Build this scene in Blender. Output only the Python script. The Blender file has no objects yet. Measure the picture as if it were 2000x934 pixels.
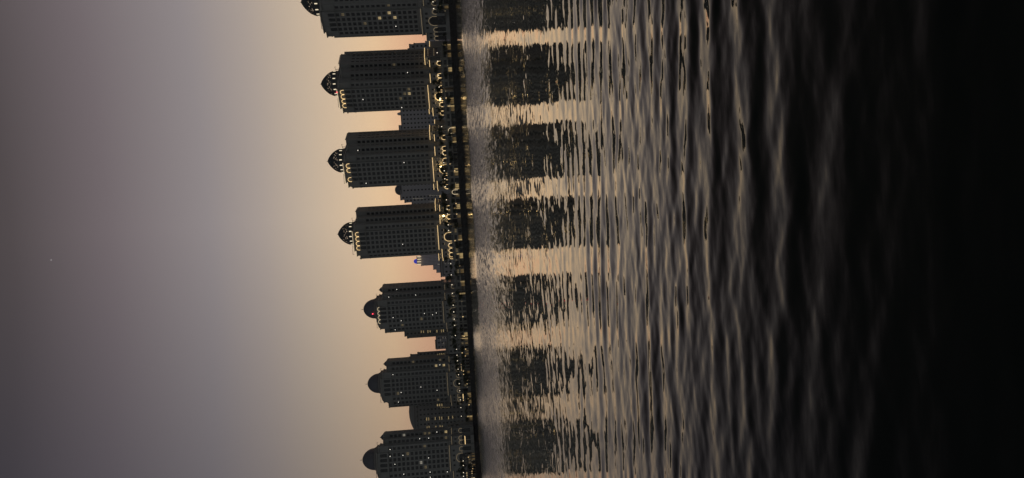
import bpy, math, random
from mathutils import Vector, Matrix
random.seed(7)
C = bpy.context.scene
COL = C.collection
R = math.radians

# ------------------------------------------------------------------ camera
F_PX, EYE = 1387.0, 5.0
PITCH, ROLL = math.atan(99.9 / F_PX), R(3.39)
FWD = Vector((0, math.cos(PITCH), -math.sin(PITCH)))
UP0 = Vector((0, math.sin(PITCH), math.cos(PITCH)))
RT0 = Vector((1, 0, 0))
UP = UP0 * math.cos(ROLL) + RT0 * math.sin(ROLL)
RT = RT0 * math.cos(ROLL) - UP0 * math.sin(ROLL)
cam_d = bpy.data.cameras.new('camera')
cam = bpy.data.objects.new('camera', cam_d)
COL.objects.link(cam)
cam_d.sensor_fit = 'HORIZONTAL'
cam_d.sensor_width = 36
cam_d.lens = 36 * F_PX / 2000
cam_d.clip_start = 0.1
cam_d.clip_end = 20000
m = Matrix((( -UP.x, RT.x, -FWD.x), (-UP.y, RT.y, -FWD.y), (-UP.z, RT.z, -FWD.z))).to_4x4()
m.translation = Vector((0, 0, EYE))
cam.matrix_world = m
C.camera = cam


def ray(x, y):
    return FWD * F_PX - UP * (x - 1000) + RT * (467 - y)


def at(x, y, depth):
    d = ray(x, y)
    return Vector((0, 0, EYE)) + d * (depth / d.y)


def at_z(x, y, z):
    d = ray(x, y)
    return Vector((0, 0, EYE)) + d * ((z - EYE) / d.z)


# ------------------------------------------------------------------ materials
def mat(name, color, rough=0.8, noise=0.25, nscale=0.4, emit=None, estr=0.0, metallic=0.0, spec=0.3):
    mt = bpy.data.materials.new(name)
    mt.use_nodes = True
    nt = mt.node_tree
    b = nt.nodes['Principled BSDF']
    b.inputs['Roughness'].default_value = rough
    b.inputs['Metallic'].default_value = metallic
    b.inputs['Specular IOR Level'].default_value = spec
    tc = nt.nodes.new('ShaderNodeTexCoord')
    nz = nt.nodes.new('ShaderNodeTexNoise')
    nz.inputs['Scale'].default_value = nscale
    nz.inputs['Detail'].default_value = 4
    nt.links.new(tc.outputs['Object'], nz.inputs['Vector'])
    mx = nt.nodes.new('ShaderNodeMix')
    mx.data_type = 'RGBA'
    mx.inputs['A'].default_value = (*[c * (1 - noise) for c in color], 1)
    mx.inputs['B'].default_value = (*[min(1, c * (1 + noise)) for c in color], 1)
    nt.links.new(nz.outputs['Fac'], mx.inputs['Factor'])
    nt.links.new(mx.outputs['Result'], b.inputs['Base Color'])
    if emit:
        b.inputs['Emission Color'].default_value = (*emit, 1)
        b.inputs['Emission Strength'].default_value = estr
    return mt


M = dict(
    stone=mat('sandstone_render', (.33, .325, .31), .85, .15, .25),
    stone_b=mat('grey_sandstone_render', (.33, .33, .315), .85, .15, .25),
    trim=mat('pale_stone_trim', (.38, .37, .34), .8, .12, .5),
    roof=mat('roof_membrane', (.2, .19, .18), .9, .25, .3),
    dome=mat('dome_metal', (.13, .13, .145), .55, .2, .4, metallic=.2),
    lattice=mat('dome_lattice_metal', (.07, .075, .08), .6, .2, .4),
    glass=mat('dark_window_glass', (.02, .024, .028), .12, .3, .6, spec=.5),
    frame=mat('window_frame', (.09, .09, .09), .6, .2, 1),
    steel=mat('painted_steel', (.1, .1, .1), .5, .2, 1),
    rock=mat('shade_dark_rock', (.045, .043, .04), .8, .5, .35),  # darkness of the unlit bank is put into the base colour
    ground=mat('paved_ground', (.16, .15, .13), .9, .3, .1),
    leaf=mat('palm_leaf', (.045, .06, .03), .7, .4, .6),
    bark=mat('palm_bark', (.11, .085, .06), .9, .4, 1.5),
    quay=mat('quay_stone', (.31, .295, .26), .85, .2, .4),
    far=mat('haze_greyed_render', (.48, .465, .485), .85, .15, .05),  # base colour lifted to imitate haze over the blocks behind
    pale=mat('haze_paled_render', (.62, .57, .62), .85, .1, .05),  # paled base colour stands in for distance haze
    blue_dome=mat('blue_lit_dome', (.05, .06, .4), .4, .1, .2, (.07, .08, .8), .4),
    led=mat('warm_strip_light', (.8, .7, .5), .5, .05, 1, (1.0, .68, .31), 1.25),
    led_dim=mat('dim_strip_light', (.8, .7, .5), .5, .05, 1, (1.0, .74, .42), .24),
    led_white=mat('white_strip_light', (.8, .8, .75), .5, .05, 1, (1.0, .78, .48), .75),
    lit=mat('lit_window_glass', (.5, .4, .25), .3, .5, .9, (1.0, .74, .36), .38),
    lit_white=mat('cool_lit_window_glass', (.5, .5, .45), .3, .5, .9, (.95, .86, .68), .2),
    lit_dim=mat('faintly_lit_window_glass', (.2, .17, .1), .3, .5, .9, (.9, .70, .40), .09),
    shop=mat('shop_and_pilaster_glow', (.5, .4, .25), .4, .6, 1.2, (1.0, .70, .30), .30),
    shop_dim=mat('dim_shop_front', (.3, .24, .14), .4, .6, 1.2, (1.0, .66, .28), .085),
    bulb=mat('lamp_globe', (.8, .8, .7), .4, .05, 1, (1.0, .86, .64), 1.4),
    flood=mat('flood_lamp_lens', (.8, .7, .5), .4, .05, 1, (1.0, .66, .26), 22),
    spot=mat('room_lamp', (.8, .8, .75), .5, .05, 1, (1.0, .93, .80), 1.6),
    dome_lamp=mat('dome_lamp', (.8, .75, .6), .5, .05, 1, (1.0, .84, .58), .9),
    red=mat('red_beacon_lens', (.6, .05, .05), .4, .05, 1, (1.0, .06, .10), 4),
)


# ------------------------------------------------------------------ mesh builder
class MB:
    def __init__(self):
        self.v, self.f, self.mi, self.sm = [], [], [], []

    def add(self, vs, fs, mi=0, smooth=False):
        o = len(self.v)
        self.v += [tuple(p) for p in vs]
        for f in fs:
            self.f.append(tuple(i + o for i in f))
            self.mi.append(mi)
            self.sm.append(smooth)
        return self

    def box(self, x0, x1, y0, y1, z0, z1, mi=0, fr=None):
        vs = [Vector((x, y, z)) for z in (z0, z1) for y in (y0, y1) for x in (x0, x1)]
        if fr:
            o, u, n = fr                       # box given as (u, n, z) in a facade frame
            vs = [o + u * p.x + n * p.y + Vector((0, 0, p.z)) for p in vs]
        fs = [(0, 2, 3, 1), (4, 5, 7, 6), (0, 1, 5, 4), (2, 6, 7, 3), (0, 4, 6, 2), (1, 3, 7, 5)]
        return self.add(vs, fs, mi)

    def lathe(self, prof, seg=24, c=(0, 0), mi=0, smooth=True, a0=0.0):
        vs, fs = [], []
        for r, z in prof:
            for k in range(seg):
                a = a0 + 2 * math.pi * k / seg
                vs.append((c[0] + r * math.cos(a), c[1] + r * math.sin(a), z))
        for i in range(len(prof) - 1):
            for k in range(seg):
                k2 = (k + 1) % seg
                fs.append((i * seg + k, i * seg + k2, (i + 1) * seg + k2, (i + 1) * seg + k))
        fs.append(tuple(range(seg))[::-1])
        n = (len(prof) - 1) * seg
        fs.append(tuple(n + k for k in range(seg)))
        return self.add(vs, fs, mi, smooth)

    def tube(self, pts, r, seg=5, mi=0):
        pts = [Vector(p) for p in pts]
        vs, fs = [], []
        for i, p in enumerate(pts):
            t = (pts[min(i + 1, len(pts) - 1)] - pts[max(i - 1, 0)])
            if t.length < 1e-6:
                t = Vector((0, 0, 1))
            t.normalize()
            h = Vector((0, 0, 1)) if abs(t.z) < .9 else Vector((1, 0, 0))
            a = t.cross(h).normalized()
            b = t.cross(a)
            rr = r[i] if isinstance(r, (list, tuple)) else r
            for k in range(seg):
                g = 2 * math.pi * k / seg
                vs.append(p + a * (rr * math.cos(g)) + b * (rr * math.sin(g)))
        for i in range(len(pts) - 1):
            for k in range(seg):
                k2 = (k + 1) % seg
                fs.append((i * seg + k, i * seg + k2, (i + 1) * seg + k2, (i + 1) * seg + k))
        fs.append(tuple(range(seg))[::-1])
        fs.append(tuple((len(pts) - 1) * seg + k for k in range(seg)))
        return self.add(vs, fs, mi)

    def mesh(self, name, mats):
        me = bpy.data.meshes.new(name)
        me.from_pydata(self.v, [], self.f)
        me.polygons.foreach_set('material_index', self.mi)
        me.polygons.foreach_set('use_smooth', self.sm)
        for q in (mats if isinstance(mats, (list, tuple)) else [mats]):
            me.materials.append(q)
        me.update()
        return me

    def build(self, name, mats, parent=None):
        return put(name, self.mesh(name, mats), parent)


def put(name, me, parent=None, loc=None, rotz=0.0, scale=None):
    o = bpy.data.objects.new(name, me)
    COL.objects.link(o)
    if parent:
        o.parent = parent
    if loc is not None:
        o.location = loc
    if rotz:
        o.rotation_euler.z = rotz
    if scale is not None:
        o.scale = scale
    return o


def tag(o, label=None, cat=None, group=None, kind=None):
    for k, v in (('label', label), ('category', cat), ('group', group), ('kind', kind)):
        if v:
            o[k] = v
    return o


def thing(name, label, cat, loc=(0, 0, 0), rotz=0.0, group=None, scale=1.0):
    o = bpy.data.objects.new(name, None)
    o.empty_display_size = 2
    COL.objects.link(o)
    o.location = loc
    o.rotation_euler.z = rotz
    o.scale = (scale,) * 3
    return tag(o, label, cat, group)


# ------------------------------------------------------------------ world (dusk sky)
SUN_AZ = R(14)            # to the right of straight ahead, just under the horizon
w = bpy.data.worlds.new('World')
C.world = w
w.use_nodes = True
nt = w.node_tree
N, L = nt.nodes, nt.links
bg = N['Background']


def math_node(op, a, b=None, clamp=False):
    n = N.new('ShaderNodeMath')
    n.operation = op
    n.use_clamp = clamp
    for i, q in enumerate((a, b)):
        if q is None:
            continue
        if isinstance(q, (int, float)):
            n.inputs[i].default_value = q
        else:
            L.new(q, n.inputs[i])
    return n.outputs[0]


tc = N.new('ShaderNodeTexCoord')
sep = N.new('ShaderNodeSeparateXYZ')
L.new(tc.outputs['Generated'], sep.inputs[0])
elev = math_node('ARCSINE', sep.outputs['Z'])
fac = math_node('ADD', math_node('MULTIPLY', elev, 1 / math.pi), .5)      # -90..90 deg -> 0..1


def ramp(stops):
    n = N.new('ShaderNodeValToRGB')
    n.color_ramp.interpolation = 'LINEAR'
    e = n.color_ramp.elements
    for i, (d, c) in enumerate(stops):
        p = d / 180 + .5
        el = e[i] if i < 2 else e.new(p)
        el.position = p
        el.color = (*c, 1)
    L.new(fac, n.inputs[0])
    return n.outputs[0]


front = ramp([(-90, (.03, .025, .02)), (90, (.016, .018, .018)), (-2, (.62, .33, .20)), (0, (.72, .39, .235)),
              (2.2, (.81, .44, .262)), (5.8, (.80, .555, .335)), (8.5, (.675, .505, .345)), (11.3, (.545, .435, .33)),
              (15, (.390, .328, .292)), (18.7, (.277, .244, .246)), (25.4, (.163, .135, .143)), (31.2, (.079, .065, .067)),
              (42, (.037, .036, .035)), (60, (.022, .022, .021))])
side = ramp([(-90, (.02, .02, .02)), (90, (.022, .023, .025)), (0, (.10, .080, .080)), (12, (.055, .053, .068)), (30, (.021, .023, .036))])
back = ramp([(-90, (.02, .02, .02)), (90, (.024, .026, .026)), (0, (.150, .157, .156)), (12, (.168, .176, .174)),
             (30, (.125, .132, .142))])
hz = N.new('ShaderNodeCombineXYZ')
L.new(sep.outputs['X'], hz.inputs[0])
L.new(sep.outputs['Y'], hz.inputs[1])
nrm = N.new('ShaderNodeVectorMath')
nrm.operation = 'NORMALIZE'
L.new(hz.outputs[0], nrm.inputs[0])
dot = N.new('ShaderNodeVectorMath')
dot.operation = 'DOT_PRODUCT'
L.new(nrm.outputs[0], dot.inputs[0])
dot.inputs[1].default_value = (math.sin(SUN_AZ), math.cos(SUN_AZ), 0)
glow = math_node('MULTIPLY', math_node('EXPONENT', math_node('MULTIPLY', math_node('SUBTRACT', dot.outputs['Value'], 1.0), 6.6)), 1.14, True)
mr = N.new('ShaderNodeMapRange')
mr.interpolation_type = 'SMOOTHSTEP'
mr.inputs['From Min'].default_value = .35
mr.inputs['From Max'].default_value = -.7
L.new(dot.outputs['Value'], mr.inputs['Value'])
mix0 = N.new('ShaderNodeMix')
mix0.data_type = 'RGBA'
L.new(mr.outputs[0], mix0.inputs['Factor'])
L.new(side, mix0.inputs['A'])
L.new(back, mix0.inputs['B'])
mix = N.new('ShaderNodeMix')
mix.data_type = 'RGBA'
L.new(glow, mix.inputs['Factor'])
L.new(mix0.outputs['Result'], mix.inputs['A'])
L.new(front, mix.inputs['B'])
sky = N.new('ShaderNodeTexSky')
sky.sky_type = 'NISHITA'
sky.sun_disc = False
sky.sun_elevation = R(-4)
sky.sun_rotation = SUN_AZ
sky.dust_density = 4
addn = N.new('ShaderNodeMix')
addn.data_type = 'RGBA'
addn.blend_type = 'ADD'
addn.inputs['Factor'].default_value = .05
L.new(mix.outputs['Result'], addn.inputs['A'])
L.new(sky.outputs[0], addn.inputs['B'])
# one bright evening star
sd = ray(100, 508).normalized()
sdn = N.new('ShaderNodeVectorMath')
sdn.operation = 'DOT_PRODUCT'
L.new(tc.outputs['Generated'], sdn.inputs[0])
sdn.inputs[1].default_value = sd
star = math_node('MULTIPLY', math_node('GREATER_THAN', sdn.outputs['Value'], math.cos(R(.04))), .3)
add2 = N.new('ShaderNodeMix')
add2.data_type = 'RGBA'
add2.blend_type = 'ADD'
L.new(star, add2.inputs['Factor'])
L.new(addn.outputs['Result'], add2.inputs['A'])
add2.inputs['B'].default_value = (1, 1, 1, 1)
L.new(add2.outputs['Result'], bg.inputs['Color'])
bg.inputs['Strength'].default_value = 1.0

sl = bpy.data.lights.new('sun', 'SUN')
sl.energy = .05
sl.angle = R(8)
sl.color = (1, .62, .36)
so = bpy.data.objects.new('sun', sl)
COL.objects.link(so)
sdir = Vector((math.sin(R(50)), math.cos(R(50)), math.tan(R(2))))
so.rotation_euler = (sdir).to_track_quat('Z', 'Y').to_euler()

C.view_settings.view_transform = 'Standard'
C.view_settings.look = 'None'
C.view_settings.exposure = 0
C.view_settings.gamma = 1
C.render.engine = 'CYCLES'
C.cycles.use_denoising = True
C.cycles.denoiser = 'OPENIMAGEDENOISE'
C.cycles.denoising_input_passes = 'RGB_ALBEDO_NORMAL'
C.cycles.denoising_prefilter = 'ACCURATE'
C.cycles.max_bounces = 6
C.cycles.diffuse_bounces = 2
C.cycles.glossy_bounces = 4
C.cycles.sample_clamp_indirect = 2.5
C.cycles.sample_clamp_direct = 6
C.cycles.caustics_reflective = False

# ------------------------------------------------------------------ shoreline (points on the water plane)
wl = [(-220, 876.5), (-120, 882.0), (-60, 885.0), (20, 889.0), (80, 891.3), (165, 896.3), (240, 900.6), (300, 904.2), (360, 907.6), (460, 912.6), (570, 919.2),
      (650, 923.4), (720, 926.8), (790, 930.2), (850, 934.2), (895, 937.6), (934, 941.0), (980, 944.2), (1040, 948.2), (1100, 952)]
SHORE = [at_z(x, y, 0.0) for y, x in wl]
SHORE = [p.to_2d() for p in SHORE]
# smooth, then resample every 2 m
dense = []
for i in range(len(SHORE) - 1):
    p0, p1, p2, p3 = SHORE[max(i - 1, 0)], SHORE[i], SHORE[i + 1], SHORE[min(i + 2, len(SHORE) - 1)]
    for k in range(40):
        t = k / 40
        dense.append(.5 * (2 * p1 + (p2 - p0) * t + (2 * p0 - 5 * p1 + 4 * p2 - p3) * t * t + (3 * p1 - p0 - 3 * p2 + p3) * t ** 3))
for _ in range(300):
    dense = [dense[0]] + [(dense[i - 1] + dense[i] * 2 + dense[i + 1]) / 4 for i in range(1, len(dense) - 1)] + [dense[-1]]
cum = [0]
for a, b in zip(dense, dense[1:]):
    cum.append(cum[-1] + (b - a).length)
SLEN = cum[-1]


def shore_at(s):
    s = max(0, min(SLEN - 1e-3, s))
    i = max(0, min(len(cum) - 2, next((j for j in range(len(cum)) if cum[j] > s), len(cum) - 1) - 1))
    t = (s - cum[i]) / max(1e-6, cum[i + 1] - cum[i])
    p = dense[i].lerp(dense[i + 1], t)
    i2 = min(i + 12, len(dense) - 1)
    i1 = max(i - 12, 0)
    d = (dense[i2] - dense[i1]).normalized()
    n = Vector((d.y, -d.x))               # inland
    if n.y < 0:
        n = -n
    return p, d, n


def shore_s_for_y(y):                     # arc length of the shoreline where the view column y meets it
    best, bs = 1e9, 0
    for i, p in enumerate(dense):
        v = Vector((p.x, p.y, -EYE))
        yy = 467 - F_PX * v.dot(RT) / v.dot(FWD)
        if abs(yy - y) < best:
            best, bs = abs(yy - y), cum[i]
    return bs


LAND = 3.8
# sea wall: sloping dark rock armour with a coping
mb = MB()
ns = int(SLEN / 2)
rows_ = [(-1.5, -1.2), (0.0, .25), (.8, 1.3), (1.5, 2.4), (2.4, 3.5), (3.0, LAND - .25)]
grid = []
for i in range(ns + 1):
    p, d, n = shore_at(SLEN * i / ns)
    line = []
    for k, (off, z) in enumerate(rows_):
        j = 0 if k in (0, len(rows_) - 1) else 1
        q = p + n * (off + j * random.uniform(-.7, .7)) + d * (j * random.uniform(-.6, .6))
        line.append((q.x, q.y, z + j * random.uniform(-.35, .35)))
    grid.append(line)
vs = [p for l in grid for p in l]
K = len(rows_)
fs = [(i * K + k, i * K + k + 1, (i + 1) * K + k + 1, (i + 1) * K + k) for i in range(ns) for k in range(K - 1)]
mb.add(vs, fs)
sw = thing('sea_wall', 'long dark rock sea wall along the waterline below the quay', 'sea wall')
mb.build('rock_slope', M['rock'], sw)
mb = MB()
vs, fs = [], []
for i in range(ns + 1):
    p, d, n = shore_at(SLEN * i / ns)
    for off, z in ((2.75, LAND - .3), (2.75, LAND + .12), (3.6, LAND + .12), (3.6, LAND - .3)):
        q = p + n * off
        vs.append((q.x, q.y, z))
for i in range(ns):
    for k in range(3):
        fs.append((i * 4 + k, i * 4 + k + 1, (i + 1) * 4 + k + 1, (i + 1) * 4 + k))
mb.add(vs, fs)
mb.build('coping', M['rock'], sw)

# ground behind the wall
mb = MB()
vs, fs = [], []
ng = ns // 4
for i in range(ng + 1):
    p, d, n = shore_at(SLEN * i / ng)
    q = p + n * 3.3
    vs.append((q.x, q.y, LAND))
    t = i / ng
    vs.append((1600 * (1 - 2 * t), 2800, LAND))
for i in range(ng):
    fs.append((2 * i, 2 * i + 1, 2 * i + 3, 2 * i + 2))
o = len(vs)
vs += [(2800, 300, LAND), (2800, 2800, LAND), (-2800, 300, LAND), (-2800, 2800, LAND)]
fs += [(0, o, o + 1, 1), (2 * ng, 2 * ng + 1, o + 3, o + 2)]
mb.add(vs, fs)
tag(mb.build('ground', M['ground']), kind='structure')


# ------------------------------------------------------------------ water
def water_material():
    mt = bpy.data.materials.new('sea_water')
    mt.use_nodes = True
    nt = mt.node_tree
    N, L = nt.nodes, nt.links
    N.remove(N['Principled BSDF'])
    body = N.new('ShaderNodeBsdfDiffuse')
    body.inputs['Color'].default_value = (.016, .020, .0175, 1)
    gloss = N.new('ShaderNodeBsdfGlossy')
    gloss.inputs['Roughness'].default_value = .02
    gloss.inputs['Color'].default_value = (1, .975, .915, 1)
    surf = N.new('ShaderNodeMixShader')
    L.new(body.outputs[0], surf.inputs[1])
    L.new(gloss.outputs[0], surf.inputs[2])
    L.new(surf.outputs[0], N['Material Output'].inputs['Surface'])

    def mth(op, a, b_=None, c=None, clamp=False):
        n = N.new('ShaderNodeMath')
        n.operation = op
        n.use_clamp = clamp
        for i, q in enumerate((a, b_, c)):
            if q is None:
                continue
            if isinstance(q, (int, float)):
                n.inputs[i].default_value = q
            else:
                L.new(q, n.inputs[i])
        return n.outputs[0]

    def smooth(v, a, b_):
        n = N.new('ShaderNodeMapRange')
        n.interpolation_type = 'SMOOTHSTEP'
        n.inputs['From Min'].default_value = a
        n.inputs['From Max'].default_value = b_
        L.new(v, n.inputs['Value'])
        return n.outputs[0]

    tcn = N.new('ShaderNodeTexCoord')
    sp = N.new('ShaderNodeSeparateXYZ')
    L.new(tcn.outputs['Object'], sp.inputs[0])
    X, Y = sp.outputs['X'], sp.outputs['Y']

    def slope(sx, sy, rot, detail=2.0, off=0.0):
        mp = N.new('ShaderNodeMapping')
        mp.inputs['Rotation'].default_value = (0, 0, rot)
        mp.inputs['Scale'].default_value = (sx, sy, 1)
        mp.inputs['Location'].default_value = (off, off * .7, off)
        L.new(tcn.outputs['Object'], mp.inputs['Vector'])
        nz = N.new('ShaderNodeTexNoise')
        nz.inputs['Scale'].default_value = 1
        nz.inputs['Detail'].default_value = detail
        nz.inputs['Roughness'].default_value = .55
        L.new(mp.outputs[0], nz.inputs['Vector'])
        v = N.new('ShaderNodeVectorMath')
        v.operation = 'SUBTRACT'
        L.new(nz.outputs['Color'], v.inputs[0])
        v.inputs[1].default_value = (.5, .5, .5)
        return v.outputs[0]

    def scaled(v, s, ky=1.0, kx=1.0):
        m1 = N.new('ShaderNodeVectorMath')
        m1.operation = 'MULTIPLY'
        L.new(v, m1.inputs[0])
        m1.inputs[1].default_value = (kx, ky, 0)
        m2 = N.new('ShaderNodeVectorMath')
        m2.operation = 'SCALE'
        L.new(m1.outputs[0], m2.inputs[0])
        if isinstance(s, (int, float)):
            m2.inputs['Scale'].default_value = s
        else:
            L.new(s, m2.inputs['Scale'])
        return m2.outputs[0]

    # patches of wind (positions on the water, metres)
    wob = N.new('ShaderNodeTexNoise')
    wob.inputs['Scale'].default_value = .02
    L.new(tcn.outputs['Object'], wob.inputs['Vector'])
    wobv = mth('MULTIPLY', mth('SUBTRACT', wob.outputs['Fac'], .5), 60)
    Yw = mth('ADD', Y, wobv)
    Yl = mth('ADD', Yw, mth('MULTIPLY', X, .36))                  # the breeze reaches nearer in on the left
    left = smooth(mth('MULTIPLY', X, -1), -10, 90)
    rough = mth('MULTIPLY', smooth(Yl, 58, 165), mth('SUBTRACT', 1.0, mth('MULTIPLY', smooth(mth('ADD', Y, mth('MULTIPLY', wobv, .4)), 225, 285), mth('SUBTRACT', 1.0, mth('MULTIPLY', left, .75)))))
    midz = mth('MULTIPLY', smooth(Y, 18, 45), 1.0)
    near = mth('SUBTRACT', 1.0, smooth(Y, 16, 40))

    far_m = N.new('ShaderNodeVectorMath')
    L.new(scaled(slope(.95, .10, .03, 2, 3.1), .72, 1.0, 1.0), far_m.inputs[0])
    L.new(scaled(slope(1.2, 2.6, .06, 2, 5.3), .5, 1.0, 1.0), far_m.inputs[1])
    far_n = far_m.outputs[0]
    fsep = N.new('ShaderNodeSeparateXYZ')
    L.new(far_n, fsep.inputs[0])
    fcom = N.new('ShaderNodeCombineXYZ')           # steep little faces turned to the open water
    L.new(fsep.outputs['X'], fcom.inputs[0])
    L.new(mth('MULTIPLY', mth('ADD', mth('ABSOLUTE', fsep.outputs['Y']), .022), -1), fcom.inputs[1])
    s_far = scaled(fcom.outputs[0], mth('MULTIPLY', rough, 1.75), 1.0, .55)
    strip_n = N.new('ShaderNodeSeparateXYZ')
    L.new(slope(.35, 1.2, .05, 2, 9.7), strip_n.inputs[0])
    scom = N.new('ShaderNodeCombineXYZ')           # sheltered strip under the quay: low smooth wavelets
    L.new(strip_n.outputs['X'], scom.inputs[0])
    L.new(mth('MULTIPLY', mth('ADD', mth('ABSOLUTE', strip_n.outputs['Y']), .015), -1), scom.inputs[1])
    s_calm = scaled(scom.outputs[0], mth('MULTIPLY', smooth(mth('ADD', Y, mth('MULTIPLY', wobv, .4)), 235, 285), .24), 1.0, .3)
    midw = mth('MULTIPLY', smooth(Y, 13, 40), mth('SUBTRACT', 1.0, smooth(Y, 110, 190)))
    patch = N.new('ShaderNodeTexNoise')
    patch.inputs['Scale'].default_value = .09
    L.new(tcn.outputs['Object'], patch.inputs['Vector'])
    pv = smooth(patch.outputs['Fac'], .35, .7)
    s_mid = scaled(slope(1.0, 1.25, .10, 2, 17.3), mth('MULTIPLY', midw, mth('ADD', mth('ADD', .11, mth('MULTIPLY', pv, .24)), mth('MULTIPLY', left, .34))), 1.0, .5)
    s_near = scaled(slope(1.6, 5.2, .22, 2, 31.0), mth('MULTIPLY', near, .11), 1.0, .55)
    s_near2 = scaled(slope(4, 9.0, -.2, 2, 41.0), mth('MULTIPLY', near, .035), 1.0, .8)

    geo = N.new('ShaderNodeNewGeometry')
    acc = geo.outputs['Normal']
    for s in (s_far, s_calm, s_mid, s_near, s_near2):
        a = N.new('ShaderNodeVectorMath')
        a.operation = 'ADD'
        L.new(acc, a.inputs[0])
        L.new(s, a.inputs[1])
        acc = a.outputs[0]
    nn = N.new('ShaderNodeVectorMath')
    nn.operation = 'NORMALIZE'
    L.new(acc, nn.inputs[0])
    L.new(nn.outputs[0], gloss.inputs['Normal'])
    # reflectance falls steeply as the water is seen less obliquely
    lw = N.new('ShaderNodeLayerWeight')
    L.new(nn.outputs[0], lw.inputs['Normal'])
    cosv = mth('SUBTRACT', 1.0, lw.outputs['Facing'])
    refl = mth('EXPONENT', mth('MULTIPLY', mth('POWER', mth('DIVIDE', cosv, .232), 2.0), -1))
    sheen = mth('MULTIPLY', mth('EXPONENT', mth('MULTIPLY', cosv, -4.6)), .18)
    L.new(mth('ADD', mth('MULTIPLY', refl, .83), sheen), surf.inputs[0])
    return mt


rng = random.Random(11)
waves = []
for i in range(54):
    if i < 14:
        lam, ang, sl_ = rng.choice((1.25, 1.38, 1.5, 1.62)) * rng.uniform(.92, 1.08), rng.gauss(R(8), R(8.5)), .0185
    elif i < 22:
        lam, ang, sl_ = math.exp(rng.uniform(math.log(.9), math.log(3.2))), rng.gauss(R(14), R(20)), .009
    else:
        lam, ang, sl_ = math.exp(rng.uniform(math.log(.38), math.log(1.1))), rng.gauss(R(34) if i % 2 else R(-10), R(14)), .0072
    k = 2 * math.pi / lam
    waves.append((k * math.sin(ang), k * math.cos(ang), sl_ / k, rng.uniform(0, 6.283)))


def smoothstep(a, b, x):
    t = max(0, min(1, (x - a) / (b - a)))
    return t * t * (3 - 2 * t)


rowsY = []
yv = 2.6
while yv < 90:
    rowsY.append(yv)
    yv += max(.07, yv * yv / (EYE * F_PX) * 2.0)
while yv < 700:
    rowsY.append(yv)
    yv *= 1.06
rowsY.append(720)
NC = 560
vs, fs = [], []
for yv in rowsY:
    amp = .30 + .70 * (1 - smoothstep(20, 34, yv))
    amp *= (1 - smoothstep(45, 90, yv)) * (.5 + .5 * smoothstep(5.5, 12, yv))
    for c in range(NC + 1):
        u = (c / NC - .5) * 2
        xv = (u * .46 + (u ** 5) * .55) * (yv + 3)
        z = 0.0
        if amp > 0 and abs(u) < .97:
            for kx, ky, a, ph in waves:
                q = kx * xv + ky * yv + ph
                z += a * (math.sin(q) - .22 * math.cos(2 * q))
            z *= amp
        vs.append((xv, yv, z))
W1 = NC + 1
for r_ in range(len(rowsY) - 1):
    for c in range(NC):
        fs.append((r_ * W1 + c, r_ * W1 + c + 1, (r_ + 1) * W1 + c + 1, (r_ + 1) * W1 + c))
o = len(vs)
# calm outer water beyond the wave field: both sides and behind the camera
y0, y1 = rowsY[0], rowsY[-1]
xl0, xr0, xl1, xr1 = vs[0][0], vs[NC][0], vs[(len(rowsY) - 1) * W1][0], vs[-1][0]
vs += [(-2800, y0, 0), (xl0, y0, 0), (xl1, y1, 0), (-2800, y1, 0), (2800, y0, 0), (xr0, y0, 0), (xr1, y1, 0), (2800, y1, 0), (-2800, -600, 0), (2800, -600, 0)]
fs += [(o, o + 1, o + 2, o + 3), (o + 5, o + 4, o + 7, o + 6), (o + 8, o + 9, o + 4, o + 5, o + 1, o)]
mb = MB()
mb.add(vs, fs, 0, True)
tag(mb.build('water', water_material()), kind='structure')


# ------------------------------------------------------------------ windows (shared meshes)
def window_mesh(name, wd, ht, glass):
    b = MB()
    b.box(-wd / 2, wd / 2, -.04, .04, -ht / 2, ht / 2, 0)
    for u in (-wd / 2 + .07, 0, wd / 2 - .07):
        b.box(u - .07, u + .07, -.1, -.035, -ht / 2, ht / 2, 1)
    for z in (-ht / 2 + .07, ht * .22, ht / 2 - .07):
        b.box(-wd / 2 + .145, -.075, -.095, -.035, z - .06, z + .06, 1)
        b.box(.075, wd / 2 - .145, -.095, -.035, z - .06, z + .06, 1)
    return b.mesh(name, [glass, M['frame']])


def arch_window_mesh(name, wd, ht, glass, steps=8):
    b = MB()
    pts = [(-wd / 2, 0), (wd / 2, 0)]
    for k in range(steps + 1):
        a = math.pi * k / steps
        pts.append((wd / 2 * math.cos(a), ht - wd / 2 + wd / 2 * math.sin(a)))
    n = len(pts)
    vv = [(x, -.05, z) for x, z in pts] + [(x, .05, z) for x, z in pts]
    ff = [tuple(range(n)), tuple(range(2 * n - 1, n - 1, -1))] + [(i, n + i, n + (i + 1) % n, (i + 1) % n) for i in range(n)]
    b.add(vv, ff, 0)
    b.box(-.08, .08, -.12, -.06, .05, ht - .05, 1)
    return b.mesh(name, [glass, M['frame']])


WIN = {}


def win(wd, ht, kind='glass'):
    key = (wd, ht, kind)
    if key not in WIN:
        WIN[key] = window_mesh('window_pane', wd, ht, M[kind])
    return WIN[key]


def arch_pts(c, y, z0, r, ztop, steps=10):
    """outline of a round arch, feet at z0, crown at ztop"""
    zs = ztop - r
    p = [(c - r, y, z0)] if z0 < zs - .2 else []
    for k in range(steps + 1):
        a = math.pi * (1 - k / steps)
        p.append((c + r * math.cos(a), y, zs + r * math.sin(a)))
    if z0 < zs - .2:
        p.append((c + r, y, z0))
    return p


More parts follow.
